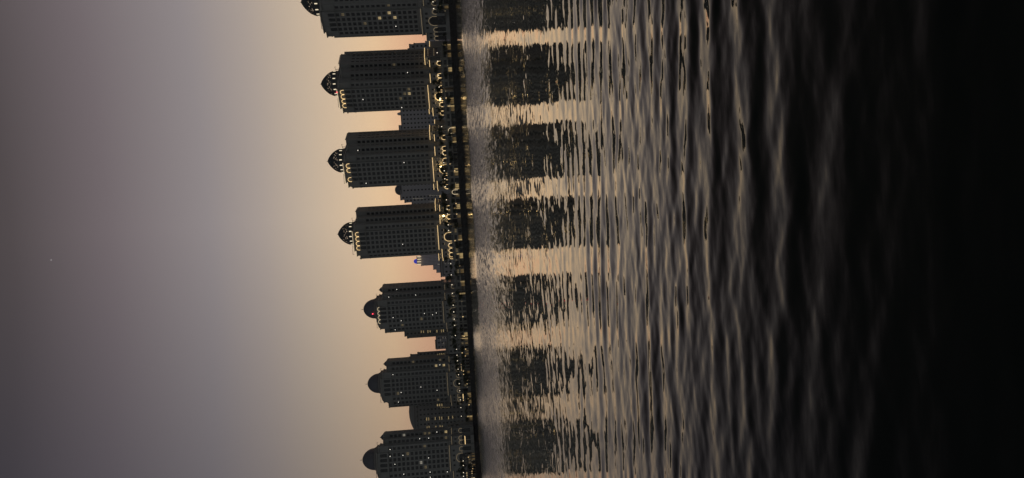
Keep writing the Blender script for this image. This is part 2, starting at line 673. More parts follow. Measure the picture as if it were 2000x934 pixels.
def facade(b, o, u, n, u0, u1, z0, z1, cols, rows, depth=.55):
    """piers and spandrels standing proud of a core wall; leaves the window openings free"""
    fr = (Vector(o), Vector(u), Vector(n))
    cols = sorted(cols)
    edge = u0
    for uc, wd in cols:
        b.box(edge, uc - wd / 2, -.3, depth, z0, z1, 0, fr)
        edge = uc + wd / 2
    b.box(edge, u1, -.3, depth, z0, z1, 0, fr)
    rs = sorted(rows)
    for uc, wd in cols:
        e = z0
        for zc, ht in rs:
            if zc - ht / 2 - e > .05:
                b.box(uc - wd / 2 - .02, uc + wd / 2 + .02, -.3, depth - .12, e, zc - ht / 2, 0, fr)
            e = zc + ht / 2
        if z1 - e > .05:
            b.box(uc - wd / 2 - .02, uc + wd / 2 + .02, -.3, depth - .12, e, z1 - .03, 0, fr)


def tower(kind, label, pix_y, tip_x, dist, theta, seed, led='led', lit_rate=.03, lit_list=(), crown=True, cool=.5, flood=None, dome_led=True, strips=False, podium_led=None):
    rd = random.Random(seed)
    tip = at(tip_x, pix_y, dist)
    A = kind == 'A'
    tz = 100.4 if A else 97.4            # tip above the land
    sc = (tip.z - LAND) / tz
    azim = math.atan2(tip.x, tip.y)
    t = thing('apartment_tower', label, 'tower', (tip.x, tip.y, LAND), -R(theta) - azim, 'domed waterfront towers', sc)
    wallm = M['stone'] if A else M['stone_b']
    # stepped plan: centre bay, flanks, shoulders, wings; (half width, front y, top z, columns)
    if A:
        pitch, floor_h, z_pod, top0, nrow = 3.7, 3.38, 18.2, 73.4, 16
        Zc, arch_z, arch_h = 84.0, 75.2, 4.5
        steps = [(7.6, -24.0, 84.0), (12.3, -22.2, 82.8), (16.2, -16.0, 80.8), (19.3, -8.0, 82.2)]
        cols = [[(-5.55, 2.45), (-1.85, 2.45), (1.85, 2.45), (5.55, 2.45)], [(10.0, 1.9)], [(14.4, 2.1)], [(17.7, 2.0)]]
        yb = 8.5
    else:
        pitch, floor_h, z_pod, top0, nrow = 4.0, 3.6, 20.6, 70.6, 14
        Zc, arch_z, arch_h = 81.4, 73.4, 6.0
        steps = [(8.2, -24.0, 81.4), (13.4, -23.0, 79.6), (18.0, -18.0, 76.0), (21.3, -10.0, 76.4)]
        cols = [[(-6, 2.75), (-2, 2.75), (2, 2.75), (6, 2.75)], [(11.0, 2.2)], [(15.9, 2.3)], [(19.7, 2.2)]]
        yb = 8.5
    HW, Zw = steps[3][0], steps[3][2]
    wh = 2.2 if A else 2.35
    rows = [(top0 - floor_h * i, wh) for i in range(nrow)]
    ox, fn = Vector((1, 0, 0)), Vector((0, -1, 0))
    arch_row = (arch_z + arch_h / 2, arch_h)
    # ---- walls
    b = MB()
    b.box(-HW + .02, HW - .02, steps[3][1], yb, 1.0, Zw - .4)
    side_cols = [(-4.6, 1.6), (0.2, 1.9), (4.8, 1.6)]
    for j, (hw, y, z) in enumerate(steps):
        z1 = z - .4
        yback = steps[3][1] + .2 if j < 3 else yb
        if j < 3:
            b.box(-hw + .01 * j, hw - .01 * j, y, yback + .03 * j, 1.0 + .02 * j, z1)
        if j == 0:
            facade(b, (0, y, 0), ox, fn, -hw, hw, z_pod - 1, z, cols[0], rows + [arch_row])
        else:
            pin = steps[j - 1][0] + .03
            for s in (-1, 1):
                facade(b, (0, y, 0), ox, fn, *((pin, hw) if s > 0 else (-hw, -pin)), z_pod - 1, z, [(s * c, w_) for c, w_ in cols[j]], rows)
        if j > 0:      # side faces
            ynext = steps[j + 1][1] if j < 3 else yb
            mid, hl = (y + ynext) / 2, (ynext - y) / 2
            for s in (-1, 1):
                sc_ = side_cols if j == 3 else [(0, 1.3)]
                if hl > 1.5:
                    facade(b, (s * hw, mid, 0), (0, 1, 0), (s, 0, 0), -hl, hl, z_pod - 1, z - .02, sc_, rows, .35)
    for z in (top0 + 1.75, rows[-1][0] - 1.6):
        b.box(-steps[0][0] - .3, steps[0][0] + .3, steps[0][1] - 1.0, steps[0][1] - .2, z - .2, z + .2)
        for j in (1, 2, 3):
            for s in (-1, 1):
                b.box(*sorted((s * (steps[j - 1][0] + .33), s * (steps[j][0] + .3))), steps[j][1] - .95, steps[j][1] - .15, z - .2, z + .2)
    b.build('wall', wallm, t)
    # ---- parapets
    b = MB()
    for j, (hw, y, z) in enumerate(steps):
        yback = yb + .3 if j == 3 else steps[3][1] + 2 + .1 * j
        b.box(-hw - .55 + .02 * j, hw + .55 - .02 * j, y - 1.0, yback, z + .013 * j, z + .8 + .013 * j)
    for s in (-1, 1):
        for k in range(9):
            yy = steps[3][1] + .6 + k * (yb - steps[3][1] - 1) / 9
            b.box(*sorted((s * (HW + .5), s * (HW + .1))), yy, yy + .7, Zw + .84, Zw + 1.6)
    b.build('parapet', M['trim'], t)
    b = MB()
    if A:
        b.box(-9.6, 9.6, -9.8, 8.0, Zw + .5, 85.4)
        b.box(-10.0, 10.0, -10.2, 8.4, 85.4, 85.9)
        b.lathe([(9.7, 85.9), (9.7, 86.6), (9.4, 86.6), (9.4, 87.0)], 24)
        for s in (-1, 1):       # low stepped screens falling away from the drum
            for k in range(4):
                b.box(*sorted((s * (10.05 + k * 1.5), s * (11.5 + k * 1.5))), -4, -3.4, Zw + .9, 85.2 - k * .62)
    else:
        b.box(-11.5, 11.5, -13.5, 8.2, Zw + .5, 81.6)
        b.box(-12, 12, -14, 8.6, 81.6, 82.2)
        b.box(-10.6, 10.6, -10.6, 8.4, 82.2, 84.8)
        b.lathe([(10.0, 84.8), (10.0, 85.8), (9.6, 85.8), (9.6, 86.6)], 24)
        for s in (-1, 1):     # curved shoulders beside the centre bay
            pts = [(s * 8.0, Zc + .9), (s * 10.4, Zc + .75), (s * 12.2, Zc + .1), (s * 13.3, Zc - 1.0), (s * 13.8, 79.0), (s * 8.0, 79.0)]
            vv = [(x, -22.4, z) for x, z in pts] + [(x, -9, z) for x, z in pts]
            b.add(vv, [(0, 1, 2, 3, 4, 5), (11, 10, 9, 8, 7, 6)] + [(i, 6 + i, 6 + (i + 1) % 6, (i + 1) % 6) for i in range(6)])
    b.build('roof', M['roof'], t)
    # ---- dome
    if A:
        z0, H, r0 = 87.0, 13.4, 9.3
        rings, seg = 12, 20
        prof = []
        for i in range(rings + 1):
            q = i / rings
            tt = 1 - q
            prof.append((r0 * max(.012, math.sin(math.pi / 2 * min(1, tt / .82)) ** .74), z0 + H * q))
        b = MB()
        P = [[Vector((r * math.cos(2 * math.pi * (k + .5 * (i % 2)) / seg), r * math.sin(2 * math.pi * (k + .5 * (i % 2)) / seg), z)) for k in range(seg)] for i, (r, z) in enumerate(prof)]

        def panel(q, open_):
            if not open_:
                b.add(q, [tuple(range(len(q)))])
                return
            c = sum(q, Vector()) / len(q)
            inn = [p.lerp(c, .30) for p in q]
            n_ = len(q)
            b.add(q + inn, [(i, (i + 1) % n_, n_ + (i + 1) % n_, n_ + i) for i in range(n_)])
        for i in range(rings):
            for k in range(seg):
                k2 = (k + 1) % seg
                opn = 4 <= i <= 8
                if i % 2 == 0:
                    tri = [[P[i][k], P[i][k2], P[i + 1][k]], [P[i][k2], P[i + 1][k2], P[i + 1][k]]]
                else:
                    tri = [[P[i][k], P[i][k2], P[i + 1][k2]], [P[i][k], P[i + 1][k2], P[i + 1][k]]]
                for q in tri:
                    panel(q, opn and ((k + i) % 2 == 0 or i in (5, 6)))
        dome = b.build('dome', M['lattice'], t)
        sd_ = dome.modifiers.new('thickness', 'SOLIDIFY')
        sd_.thickness = .22
        b = MB()
        for k in range(10):
            a = 2 * math.pi * k / 10
            b.tube([((r + .1) * math.cos(a), (r + .1) * math.sin(a), z) for r, z in prof], .14, 4)
        b.build('dome_rib', M['lattice'], dome)
        b = MB()
        b.tube([(0, 0, z0 + H - .4), (0, 0, z0 + H + .9)], [.25, .06], 6)
        b.build('finial', M['lattice'], dome)
        me = MB().box(-.34, .34, -.08, .08, 0, 1.9).mesh('dome_light', M['dome_lamp'])
        for k in range(14):
            a = 2 * math.pi * (k + .5) / 14
            put('dome_light', me, dome, (9.36 * math.cos(a), 9.36 * math.sin(a), z0 + 1.1), a + math.pi / 2)
    else:
        z0, H, r0 = 86.6, 10.8, 9.2
        prof = []
        for i in range(21):
            tt = 1 - i / 20 * .999
            tt = tt ** 1.35
            prof.append((max(.04, r0 * (1 - (1 - tt) ** 2) ** .57), z0 + H * (1 - tt)))
        b = MB()
        b.lathe(prof, 32)
        dome = b.build('dome', M['dome'], t)
        b = MB()
        for k in range(16):
            a = 2 * math.pi * k / 16
            b.tube([((r + .02) * math.cos(a), (r + .02) * math.sin(a), z) for r, z in prof[:-1]], .12, 4)
        b.build('dome_rib', M['dome'], dome)
        b = MB()
        b.tube([(0, 0, z0 + H - .5), (0, 0, z0 + H + .5), (0, 0, z0 + H + .8), (0, 0, z0 + H + 2.4)], [.2, .16, .3, .06], 6)
        b.build('finial', M['dome'], dome)
        for s in (-1, 1):         # ogee cupolas on the wings
            cp = [(2.6, Zw + .6), (2.7, Zw + 1.2), (2.8, Zw + 1.8), (2.5, Zw + 2.8), (1.9, Zw + 3.7), (1.1, Zw + 4.4), (.5, Zw + 4.9), (.05, Zw + 5.6)]
            b = MB()
            b.lathe(cp, 16, (s * 17.6, 2))
            b.build('cupola', M['dome'], t)
    # ---- roof cranes
    for s in (-1, 1):
        b = MB()
        bx, by, bz = s * (9.2 if A else 10.5), (-8 if s < 0 else 5), (85.9 if A else 82.2)
        ln = (6.0 if s < 0 else 2.8)
        b.tube([(bx, by, bz), (bx, by, bz + 2.6)], .18, 5)
        b.tube([(bx - s * 1.4, by, bz + 2.3), (bx + s * ln, by - 1.5, bz + 2.7)], .16, 5)
        b.tube([(bx + s * ln, by - 1.5, bz + 2.7), (bx + s * ln, by - 1.5, bz + 1.5)], .1, 5)
        b.build('roof_crane', M['steel'], t)
    if seed in (2, 5):          # red aircraft beacon
        b = MB()
        b.lathe([(.05, 87.2), (.4, 87.5), (.4, 88.1), (.05, 88.4)], 8, (-2.2, -9.9 if A else -10))
        b.build('beacon', M['red'], t)
    # ---- corner loggias: open ladders of slabs that the sky shows through
    if A:
        for lx, y0_, y1_ in {1: ((-1, -15.6, -13.4),), 2: ((1, yb - 2.4, yb - .2),)}.get(seed, ()):
            hw = 16.2 if lx < 0 else HW
            b = MB()
            xe0, xe1 = sorted((lx * (hw + 1.5), lx * (hw + 2.4)))
            b.box(xe0, xe1, y0_, y1_, z_pod, 80.2)
            for zc, ht in rows + [(top0 + floor_h, wh)]:
                b.box(*sorted((lx * (hw + .37), lx * (hw + 1.49))), y0_, y1_, zc + ht / 2 - .75, zc + ht / 2 + floor_h - ht - .05)
            b.build('corner_loggia', wallm, t)
    # ---- windows, each its own part up to a hundred, the rest one mass
    count = 0
    rest = MB()

    def rest_win(o_, u, n, uc, zc, wd, ht):
        fr = (Vector(o_), Vector(u), Vector(n))
        rest.box(uc - wd / 2, uc + wd / 2, .02, .09, zc - ht / 2, zc + ht / 2, 0, fr)
        rest.box(uc - .07, uc + .07, .09, .14, zc - ht / 2, zc + ht / 2, 1, fr)
        rest.box(uc - wd / 2, uc - .08, .09, .13, zc + ht * .18, zc + ht * .26, 1, fr)

    def kind_of(col, i):
        for c_, r_, k_ in lit_list:
            if c_ == col and r_ == i:
                return k_
        if rd.random() < lit_rate:
            return rd.choice(('lit_dim', 'spot', 'spot', 'spot', 'spot', 'lit_white' if rd.random() < cool * .5 else 'lit_dim'))
        return 'glass'

    for i, (zc, ht) in enumerate(rows):
        cand = [(ci, uc, wd, steps[0][1]) for ci, (uc, wd) in enumerate(cols[0])]
        for j in (1, 2, 3):
            for s in (1, -1):
                for uc, wd in cols[j]:
                    cand.append((3 + j if s > 0 else -j, s * uc, wd, steps[j][1]))
        for ci, uc, wd, y in cand:
            kd = kind_of(ci, i)
            own = (0 <= ci <= 4 and count < 92) or (kd != 'glass' and count < 99)
            if own:
                wo = put('window', win(wd, ht, 'glass' if kd == 'spot' else kd), t, (uc, y - .06, zc))
                count += 1
                if kd in ('lit', 'lit_white'):
                    wo['label'] = 'window lit from inside'
                if kd == 'spot':
                    k = rd.choice((-1, 1))
                    put('ceiling_lamp', SPOT, wo, (k * rd.uniform(.2, wd / 2 - .35), -.14, rd.uniform(.1, ht / 2 - .35)))
            else:
                rest_win((0, y, 0), ox, fn, uc, zc, wd, ht)
        for s in (-1, 1):
            for uc, wd in side_cols:
                rest_win((s * HW, (steps[3][1] + yb) / 2, 0), (0, 1, 0), (s, 0, 0), uc, zc, wd, ht)
            for j in (1, 2):
                hl = (steps[j + 1][1] - steps[j][1]) / 2
                if hl > 1.5:
                    rest_win((s * steps[j][0], (steps[j][1] + steps[j + 1][1]) / 2, 0), (0, 1, 0), (s, 0, 0), 0, zc, 1.3, ht)
    tag(rest.build('window', [M['glass'], M['frame']], t), kind='stuff')
    ame = arch_window_mesh('arched_window_pane', cols[0][0][1], arch_h, M['glass'])
    for uc, wd in cols[0]:
        put('arched_window', ame, t, (uc, -24.06, arch_z))
    # ---- crown lights
    if crown:
        b = MB()
        z1 = 80.2 if A else 79.4
        for uc, wd in (cols[0] if seed != 3 else [cols[0][0], cols[0][2], cols[0][3]]):
            b.tube(arch_pts(uc, -24.85, z1, pitch * .46, z1 + (2.6 if A else 1.8), 8), .15, 5)
        b.build('arch_light', M['led' if A else 'led_white'], t)
        if A:
            b = MB()
            b.tube([(-12.2, -23.4, 83.8), (-8.4, -23.4, 83.8), (-8.3, -25.2, 85.0), (8.3, -25.2, 85.0)], .14, 5)
            b.build('cornice_light', M['led_white'], t)
    # ---- podium
    pod = MB()
    zw = z_pod - 2.3
    hb = steps[0][0] + 2.0
    pod.box(-hb, hb, -26.6, -20, 0, z_pod - .2)
    pod.box(-17.2, 17.2, -24.3, -10, 0, zw)
    pod.box(-22.6, 22.6, -14.2, 9, 0, zw - .05)
    for s in (-1, 1):
        pod.box(*sorted((s * 17.6, s * 23.6)), -9.5, 4, 0, z_pod + 1.1)
        pod.box(*sorted((s * 19, s * 24.6)), 4.3, 14, 0, zw + .05)
    pods = pod.build('podium', wallm, t)
    b = MB()
    b.box(-hb - .5, hb + .5, -27.2, -20.2, z_pod - .2, z_pod + .4)
    for s in (-1, 1):
        b.box(*sorted((s * (hb + .53), s * 17.8)), -24.9, -15, zw, zw + .5)
        b.box(*sorted((s * 17.83, s * 23.2)), -14.8, -9.8, zw - .05, zw + .45)
        b.box(*sorted((s * 17.2, s * 24.1)), -10, 4.2, z_pod + 1.1, z_pod + 1.6)
    b.build('cornice', M['trim'], pods)
    wme = win(1.5, 1.7, 'glass')
    pw = [(u, -26.66, z_pod - 3.0) for u, _ in cols[0]]
    pw += [(s * u, -24.36, zw - 2.6) for s in (-1, 1) for u in (11.6, 15.0)]
    pw += [(s * 20.2, -14.26, z) for s in (-1, 1) for z in (zw - 2.4,)]
    for p in pw:
        put('podium_window', wme, pods, p)
    sme = MB().box(-.1, .1, -.8, .8, -1.2, 1.2, 0).mesh('podium_side_window_pane', [M['glass']])
    sw_ = [(s * 23.62, u, z, math.pi * 0) for s in (-1, 1) for u in (-7.6, -4.2, -.8, 2.4) for z in (z_pod - 2.2, z_pod - 6.6)]
    for x_, u, z, _r in sw_:
        put('podium_window', sme, pods, (x_, u, z))
    fw_ = [(s * 20.6 + k, -9.54, z) for s in (-1, 1) for k in (-1.6, 1.4) for z in (z_pod - 1.0,)]
    for p in fw_:
        put('podium_window', win(1.3, 1.7, 'glass'), pods, p)
    # central portal and arcade
    put('portal', arch_window_mesh('portal_panel', 6.8, 10.8, M['glass'], 14), pods, (0, -26.67, 2.6))
    am = arch_window_mesh('arcade_panel', 3.1, 7.4, M['glass'], 8)
    arc = [(s * u, -24.37) for s in (-1, 1) for u in (12.0, 15.6)] + [(s * 7.0, -26.67) for s in (-1, 1)] + [(s * 20.4, -14.27) for s in (-1, 1)]
    for u, y in arc:
        put('arcade_arch', am, pods, (u, y, 2.9))
    pl = podium_led or led
    if pl:
        ml = M[pl]
        full = led == 'led'
        rr = .15 if full else .10
        dz = 0 if A else 1.6
        b = MB()
        b.tube(arch_pts(0, -27.2, 8.4 + dz, 3.5, 14.0 + dz, 14), rr, 5)
        b.build('arch_light', ml, pods)
        for u, y in arc:
            if rd.random() < .86:
                b = MB()
                b.tube(arch_pts(u, y - .45, 8.4 + dz, 1.75, 11.2 + dz, 8), rr, 5)
                b.build('arch_light', ml, pods)
        b = MB()
        b.tube([(-hb - .3, -27.4, z_pod + .55), (hb + .3, -27.4, z_pod + .55)], rr, 5)
        b.build('cornice_light', ml, pods)
        for s in (-1, 1):
            b = MB()
            b.tube([(s * (hb + .7), -25.1, zw + .65), (s * 17.6, -25.1, zw + .65)], rr, 5)
            b.build('cornice_light', ml, pods)
            b = MB()
            if full:
                b.tube([(s * 17.3, -10.2, z_pod + 1.75), (s * 24.3, -10.2, z_pod + 1.75), (s * 24.3, 4, z_pod + 1.75)], rr, 5)
            else:
                b.tube([(s * 18.0, -15.0, zw + .6), (s * 23.2, -15.0, zw + .6)], rr, 5)
            b.build('cornice_light', ml, pods)
            if full:
                b = MB()
                b.tube([(s * 18.0, -15.0, zw + .6), (s * 23.4, -15.0, zw + .6)], rr, 5)
                b.build('cornice_light', ml, pods)
                b = MB()
                b.tube([(s * 24.9, 4.6, zw + .25), (s * 24.9, 13.8, zw + .25)], rr, 5)
                b.build('cornice_light', ml, pods)
        if full:
            lm = MB().box(-.75, .75, -.12, .12, -.12, .12).mesh('sill_light', M['led_dim'])
            for p in pw:
                put('sill_light', lm, pods, (p[0], p[1] - .2, p[2] - 1.05))
            for x_, u, z, _r in sw_:
                put('sill_light', lm, pods, (x_ + .2 * (1 if x_ > 0 else -1), u, z + 1.4), math.pi / 2)
            for p in fw_:
                put('sill_light', lm, pods, (p[0], p[1] - .2, p[2] + 1.05))
    if strips:
        for s in (-1, 1):
            b = MB()
            b.tube([(s * 9.8, -25.2, 7.6), (s * 17, -25.2, 7.6)], .26, 5)
            b.build('strip_light', M['led'], pods)
    if flood:
        for fx, fy, fz, fr_ in flood:
            b = MB()
            b.lathe([(.05, fz - fr_), (fr_ * .75, fz - fr_ * .65), (fr_, fz), (fr_ * .75, fz + fr_ * .65), (.05, fz + fr_)], 10, (fx, fy))
            fo = b.build('flood_lamp', M['flood'], pods)
            b = MB()
            b.box(fx - .15, fx + .15, fy + .3, fy + 3.0, fz - .15, fz + .15)
            b.build('bracket', M['steel'], fo)
    return t


SPOT = MB().box(-.28, .28, -.04, .04, -.22, .22).mesh('ceiling_lamp', M['spot'])
tower('A', 'lattice domed tower cut by the top edge of the photo, few yellow windows lit', 4.6, 588, 488, 33, 1, led='', lit_rate=.006,
      lit_list=[(2, 8, 'lit'), (3, 10, 'lit'), (2, 11, 'lit'), (4, 10, 'lit_dim'), (1, 5, 'lit_dim')], crown=False, podium_led='led_dim')
tower('A', 'lattice domed tower with glowing crown scallops, second from the top edge of the photo', 164.5, 627, 544, 27.5, 2, lit_rate=.03,
      lit_list=[(2, 12, 'lit'), (3, 12, 'lit_dim'), (2, 11, 'lit_dim'), (1, 10, 'lit_dim')], flood=[(-1.6, -28.2, 10.6, .85)])
tower('A', 'lattice domed tower between the round domed block and the cupola topped block', 315.3, 640, 552, 22, 3, lit_rate=.02, flood=[(3.0, -28.2, 13.0, .75)])
tower('A', 'lattice domed tower beside the far blue capped tower', 457.7, 660, 579, 15, 4, lit_rate=.03, flood=[(17.0, -26.4, 13.5, .75)])
tower('B', 'solid domed tower with wavy light under its dome and a red beacon', 604.5, 710, 679, 15.4, 5, led='led_dim', lit_rate=.09, crown=True, cool=.7)
tower('B', 'unlit solid domed tower with ogee cupola, beside the broad curved roof block', 750.3, 718, 676, 10.8, 6, led='led_dim', lit_rate=.10, crown=False, strips=True, cool=.7,
      lit_list=[(5, 11, 'lit'), (5, 13, 'lit'), (6, 12, 'lit_dim')])
tower('B', 'solid domed tower cut by the bottom edge of the photo', 898.7, 708, 618, 9.1, 7, led='led_dim', lit_rate=.12, crown=False, strips=True, cool=.9,
      lit_list=[(6, 3, 'lit_white'), (6, 13, 'lit'), (5, 13, 'lit_dim')])


# ------------------------------------------------------------------ background blocks
def block(name, label, depth, parts, mat_='far', dome=None, lit=(), litm='lit_white', thick=22, dark_windows=True, curve=None):
    """parts: (y0, y1, x_top) boxes seen in the photo, each really standing on the land at that depth"""
    ys = [q for p in parts for q in p[:2]]
    yc = (min(ys) + max(ys)) / 2
    c = at(880, yc, depth)
    az_ = math.atan2(c.x, c.y)
    t = thing(name, label, 'building', (c.x, c.y, LAND), -az_)
    cx = Vector((math.cos(az_), -math.sin(az_)))

    def loc(x, y):
        p = at(x, y, depth)
        return (p.to_2d() - c.to_2d()).dot(cx), p.z - LAND
    b = MB()
    tops = MB()
    wins = MB()
    boxes = []
    for j, (y0, y1, xt) in enumerate(parts):
        xa, z = loc(xt, (y0 + y1) / 2)
        xa = loc(xt, y1)[0]
        xb = loc(xt, y0)[0]
        d0 = -thick / 2 + .4 * j
        b.box(xa, xb, d0, thick / 2 + .4 * j, 0, z)
        tops.box(xa - .3, xb + .3, d0 - .3, thick / 2 + .4 * j + .3, z, z + .7)
        boxes.append((xa, xb, z, d0))
    if curve:
        top = [loc(x, y) for y, x in curve]
        pts = [(top[0][0], 0)] + top + [(top[-1][0], 0)]
        n_ = len(pts)
        b.add([(u, -thick / 2 + .45, z) for u, z in pts] + [(u, thick / 2, z) for u, z in pts],
              [tuple(range(n_)), tuple(range(2 * n_ - 1, n_ - 1, -1))] + [(i, n_ + i, n_ + (i + 1) % n_, (i + 1) % n_) for i in range(n_)])
    b.build('wall', M[mat_], t)
    tops.build('roof', M['roof'], t)
    if dark_windows:
        n = 0
        for xa, xb, z, d0 in boxes:
            nc = max(1, int((xb - xa) / 4.2))
            nr = int((z - 3) / 3.7)
            me = win(1.6, 1.8, 'glass')
            for i in range(nr):
                for k in range(nc):
                    q = (xa + (k + .5) * (xb - xa) / nc, d0 - .02, z - 2.6 - i * 3.7)
                    if n < 95:
                        put('window', me, t, q)
                        n += 1
                    else:
                        wins.box(q[0] - .8, q[0] + .8, q[1] - .06, q[1] + .05, q[2] - .9, q[2] + .9)
        if wins.v:
            tag(wins.build('window', M['glass'], t), kind='stuff')
    for x, y, dy, dx in lit:
        u, z = loc(x, y)
        s_ = depth / F_PX
        d0 = min((q[3] for q in boxes if q[0] - 1 <= u <= q[1] + 1), default=-thick / 2)
        me = win(round(max(.7, dy * s_), 1), round(max(.8, dx * s_), 1), litm)
        o_ = put('stair_window', me, t, (u, d0 - .2, z))
        o_['label'] = 'stair window lit from inside'
    if dome:
        y, xb_, xt_, r_, mt_ = dome
        u, zb_ = loc(xb_, y)
        _, zt_ = loc(xt_, y)
        rr = r_ * depth / F_PX
        b = MB()
        pr = [(rr * 1.02, zb_ - 4), (rr * 1.02, zb_)]
        for i in range(11):
            q = i / 10
            pr.append((max(.05, rr * math.cos(q * math.pi / 2) ** .85), zb_ + (zt_ - zb_) * math.sin(q * math.pi / 2) ** 1.0))
        b.lathe(pr, 24, (u, 0))
        b.build('dome', M[mt_], t)
    return t


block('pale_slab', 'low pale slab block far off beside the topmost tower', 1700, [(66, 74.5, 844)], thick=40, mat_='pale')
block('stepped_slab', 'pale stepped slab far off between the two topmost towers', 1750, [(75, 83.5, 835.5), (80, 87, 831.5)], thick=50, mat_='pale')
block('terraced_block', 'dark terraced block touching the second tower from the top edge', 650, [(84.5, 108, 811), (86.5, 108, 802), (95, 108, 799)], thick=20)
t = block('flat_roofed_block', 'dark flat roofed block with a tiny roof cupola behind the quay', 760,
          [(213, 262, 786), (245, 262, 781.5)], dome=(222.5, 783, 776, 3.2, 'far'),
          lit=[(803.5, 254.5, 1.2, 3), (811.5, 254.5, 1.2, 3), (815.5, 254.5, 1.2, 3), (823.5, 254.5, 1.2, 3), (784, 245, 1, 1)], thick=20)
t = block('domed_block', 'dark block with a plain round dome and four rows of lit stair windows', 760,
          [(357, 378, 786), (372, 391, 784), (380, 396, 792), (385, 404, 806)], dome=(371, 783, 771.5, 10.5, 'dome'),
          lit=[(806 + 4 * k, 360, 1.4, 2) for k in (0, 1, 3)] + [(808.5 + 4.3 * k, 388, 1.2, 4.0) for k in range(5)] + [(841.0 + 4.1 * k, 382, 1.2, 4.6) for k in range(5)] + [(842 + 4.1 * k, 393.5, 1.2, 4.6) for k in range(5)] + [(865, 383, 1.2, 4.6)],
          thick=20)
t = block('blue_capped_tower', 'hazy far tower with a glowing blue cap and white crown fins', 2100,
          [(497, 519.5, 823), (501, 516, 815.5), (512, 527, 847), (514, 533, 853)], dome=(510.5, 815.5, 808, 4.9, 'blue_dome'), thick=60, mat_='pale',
          lit=[(857 + 2.6 * k, 516.5, 1.2, 3.4) for k in range(3)])
b = MB()
for k in (-3.3, -1.1, 1.1, 3.3):
    p = at(818.5, 509 + k * 2.2, 2065)
    lp = t.matrix_basis.inverted() @ p
    b.box(lp.x - 1.1, lp.x + 1.1, -37.5, -36, lp.z - 6, lp.z + 5)
b.build('crown_fin', M['led_white'], t)
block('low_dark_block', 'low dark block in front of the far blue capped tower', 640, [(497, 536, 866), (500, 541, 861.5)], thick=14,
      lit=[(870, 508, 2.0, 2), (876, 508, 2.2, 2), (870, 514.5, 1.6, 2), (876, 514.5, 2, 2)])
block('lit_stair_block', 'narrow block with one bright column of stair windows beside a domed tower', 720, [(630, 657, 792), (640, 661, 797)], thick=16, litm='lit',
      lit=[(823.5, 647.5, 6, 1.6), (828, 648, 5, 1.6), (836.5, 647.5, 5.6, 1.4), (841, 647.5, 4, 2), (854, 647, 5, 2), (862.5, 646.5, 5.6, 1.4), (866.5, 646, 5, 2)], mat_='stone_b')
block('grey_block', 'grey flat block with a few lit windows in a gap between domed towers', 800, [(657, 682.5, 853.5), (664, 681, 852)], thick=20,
      lit=[(865.5, 660, 3.4, 1.3), (870.5, 660, 3.4, 1.3), (861, 664.5, 2.6, 1), (866.5, 670.5, 3, 1.2), (870.5, 670.5, 3.6, 1.2)])
block('low_hall', 'wide low dark hall on the quay in front of the grey flat block', 668, [(648, 692, 875), (668, 690, 872)], thick=12, mat_='stone_b',
      lit=[(883, 651, 2, 1.6), (883, 658, 2.6, 1.8), (888.5, 651, 2, 1.2), (888.5, 657, 2.4, 1.2), (883.5, 665, 3, 1.2), (883.5, 669.5, 2.2, 1.6)])
block('brown_block', 'brownish stepped block with a line of small lit windows on its edge', 720, [(688, 706, 818), (692, 706, 804), (697, 706, 801)], thick=18, mat_='stone', litm='lit',
      lit=[(818 + 4.3 * k, 697, 2.0, 1.3) for k in range(7)] + [(851, 695, 2.8, 1.5), (855.5, 693.5, 4.2, 1.3), (859.5, 692, 3.6, 1.3), (863.5, 691.8, 3.6, 1.3), (867.5, 691.5, 3.4, 1.3)])
t = block('curved_roof_block', 'broad dark block with a curved roof shoulder and two columns of lit stair windows', 720,
          [(778, 843.5, 818), (782, 836, 812)], thick=20, mat_='stone_b', litm='lit',
          curve=[(784, 801.5), (792, 800.2), (805, 800), (814, 801), (822, 802.8), (829, 805.2), (836, 808.6), (841, 811.8), (843.5, 814), (843.4, 818)],
          lit=[(834.5, 818.5, 6, 1.8), (838.5, 818.3, 5.6, 1.3), (851, 817.5, 5.6, 1.5), (859.3, 816.8, 6, 1.3), (863.6, 816.8, 5.8, 1.5), (876.5, 816, 6, 1.3), (884.5, 815, 5.4, 1.3),
               (835.5, 835.3, 5.2, 1.3), (839.5, 834.8, 5.8, 1.6), (852.5, 834.2, 5.6, 1.3), (860.6, 833.6, 5.8, 1.5), (864.8, 833.4, 5, 1.8), (877.4, 832.8, 5.8, 1.3),
               (855, 791, 5.6, 2.2), (859, 791, 5.4, 2), (863.5, 790.5, 5.8, 1.3), (800.8 + 3, 787, 2.5, 1.6), (800.8 + 3, 784, 2.5, 1.4)]
          + [(861.5 + 4 * k, 796, 1.6, .8) for k in range(5)])

# ------------------------------------------------------------------ quay buildings along the water
BAY = 5.0
WLAMP = [MB().box(-.26, .26, -.12, .12, -.3, .3).mesh('wall_lamp', M['led']), MB().box(-.2, .2, -.12, .12, -.25, .25).mesh('wall_lamp', M['led_dim'])]


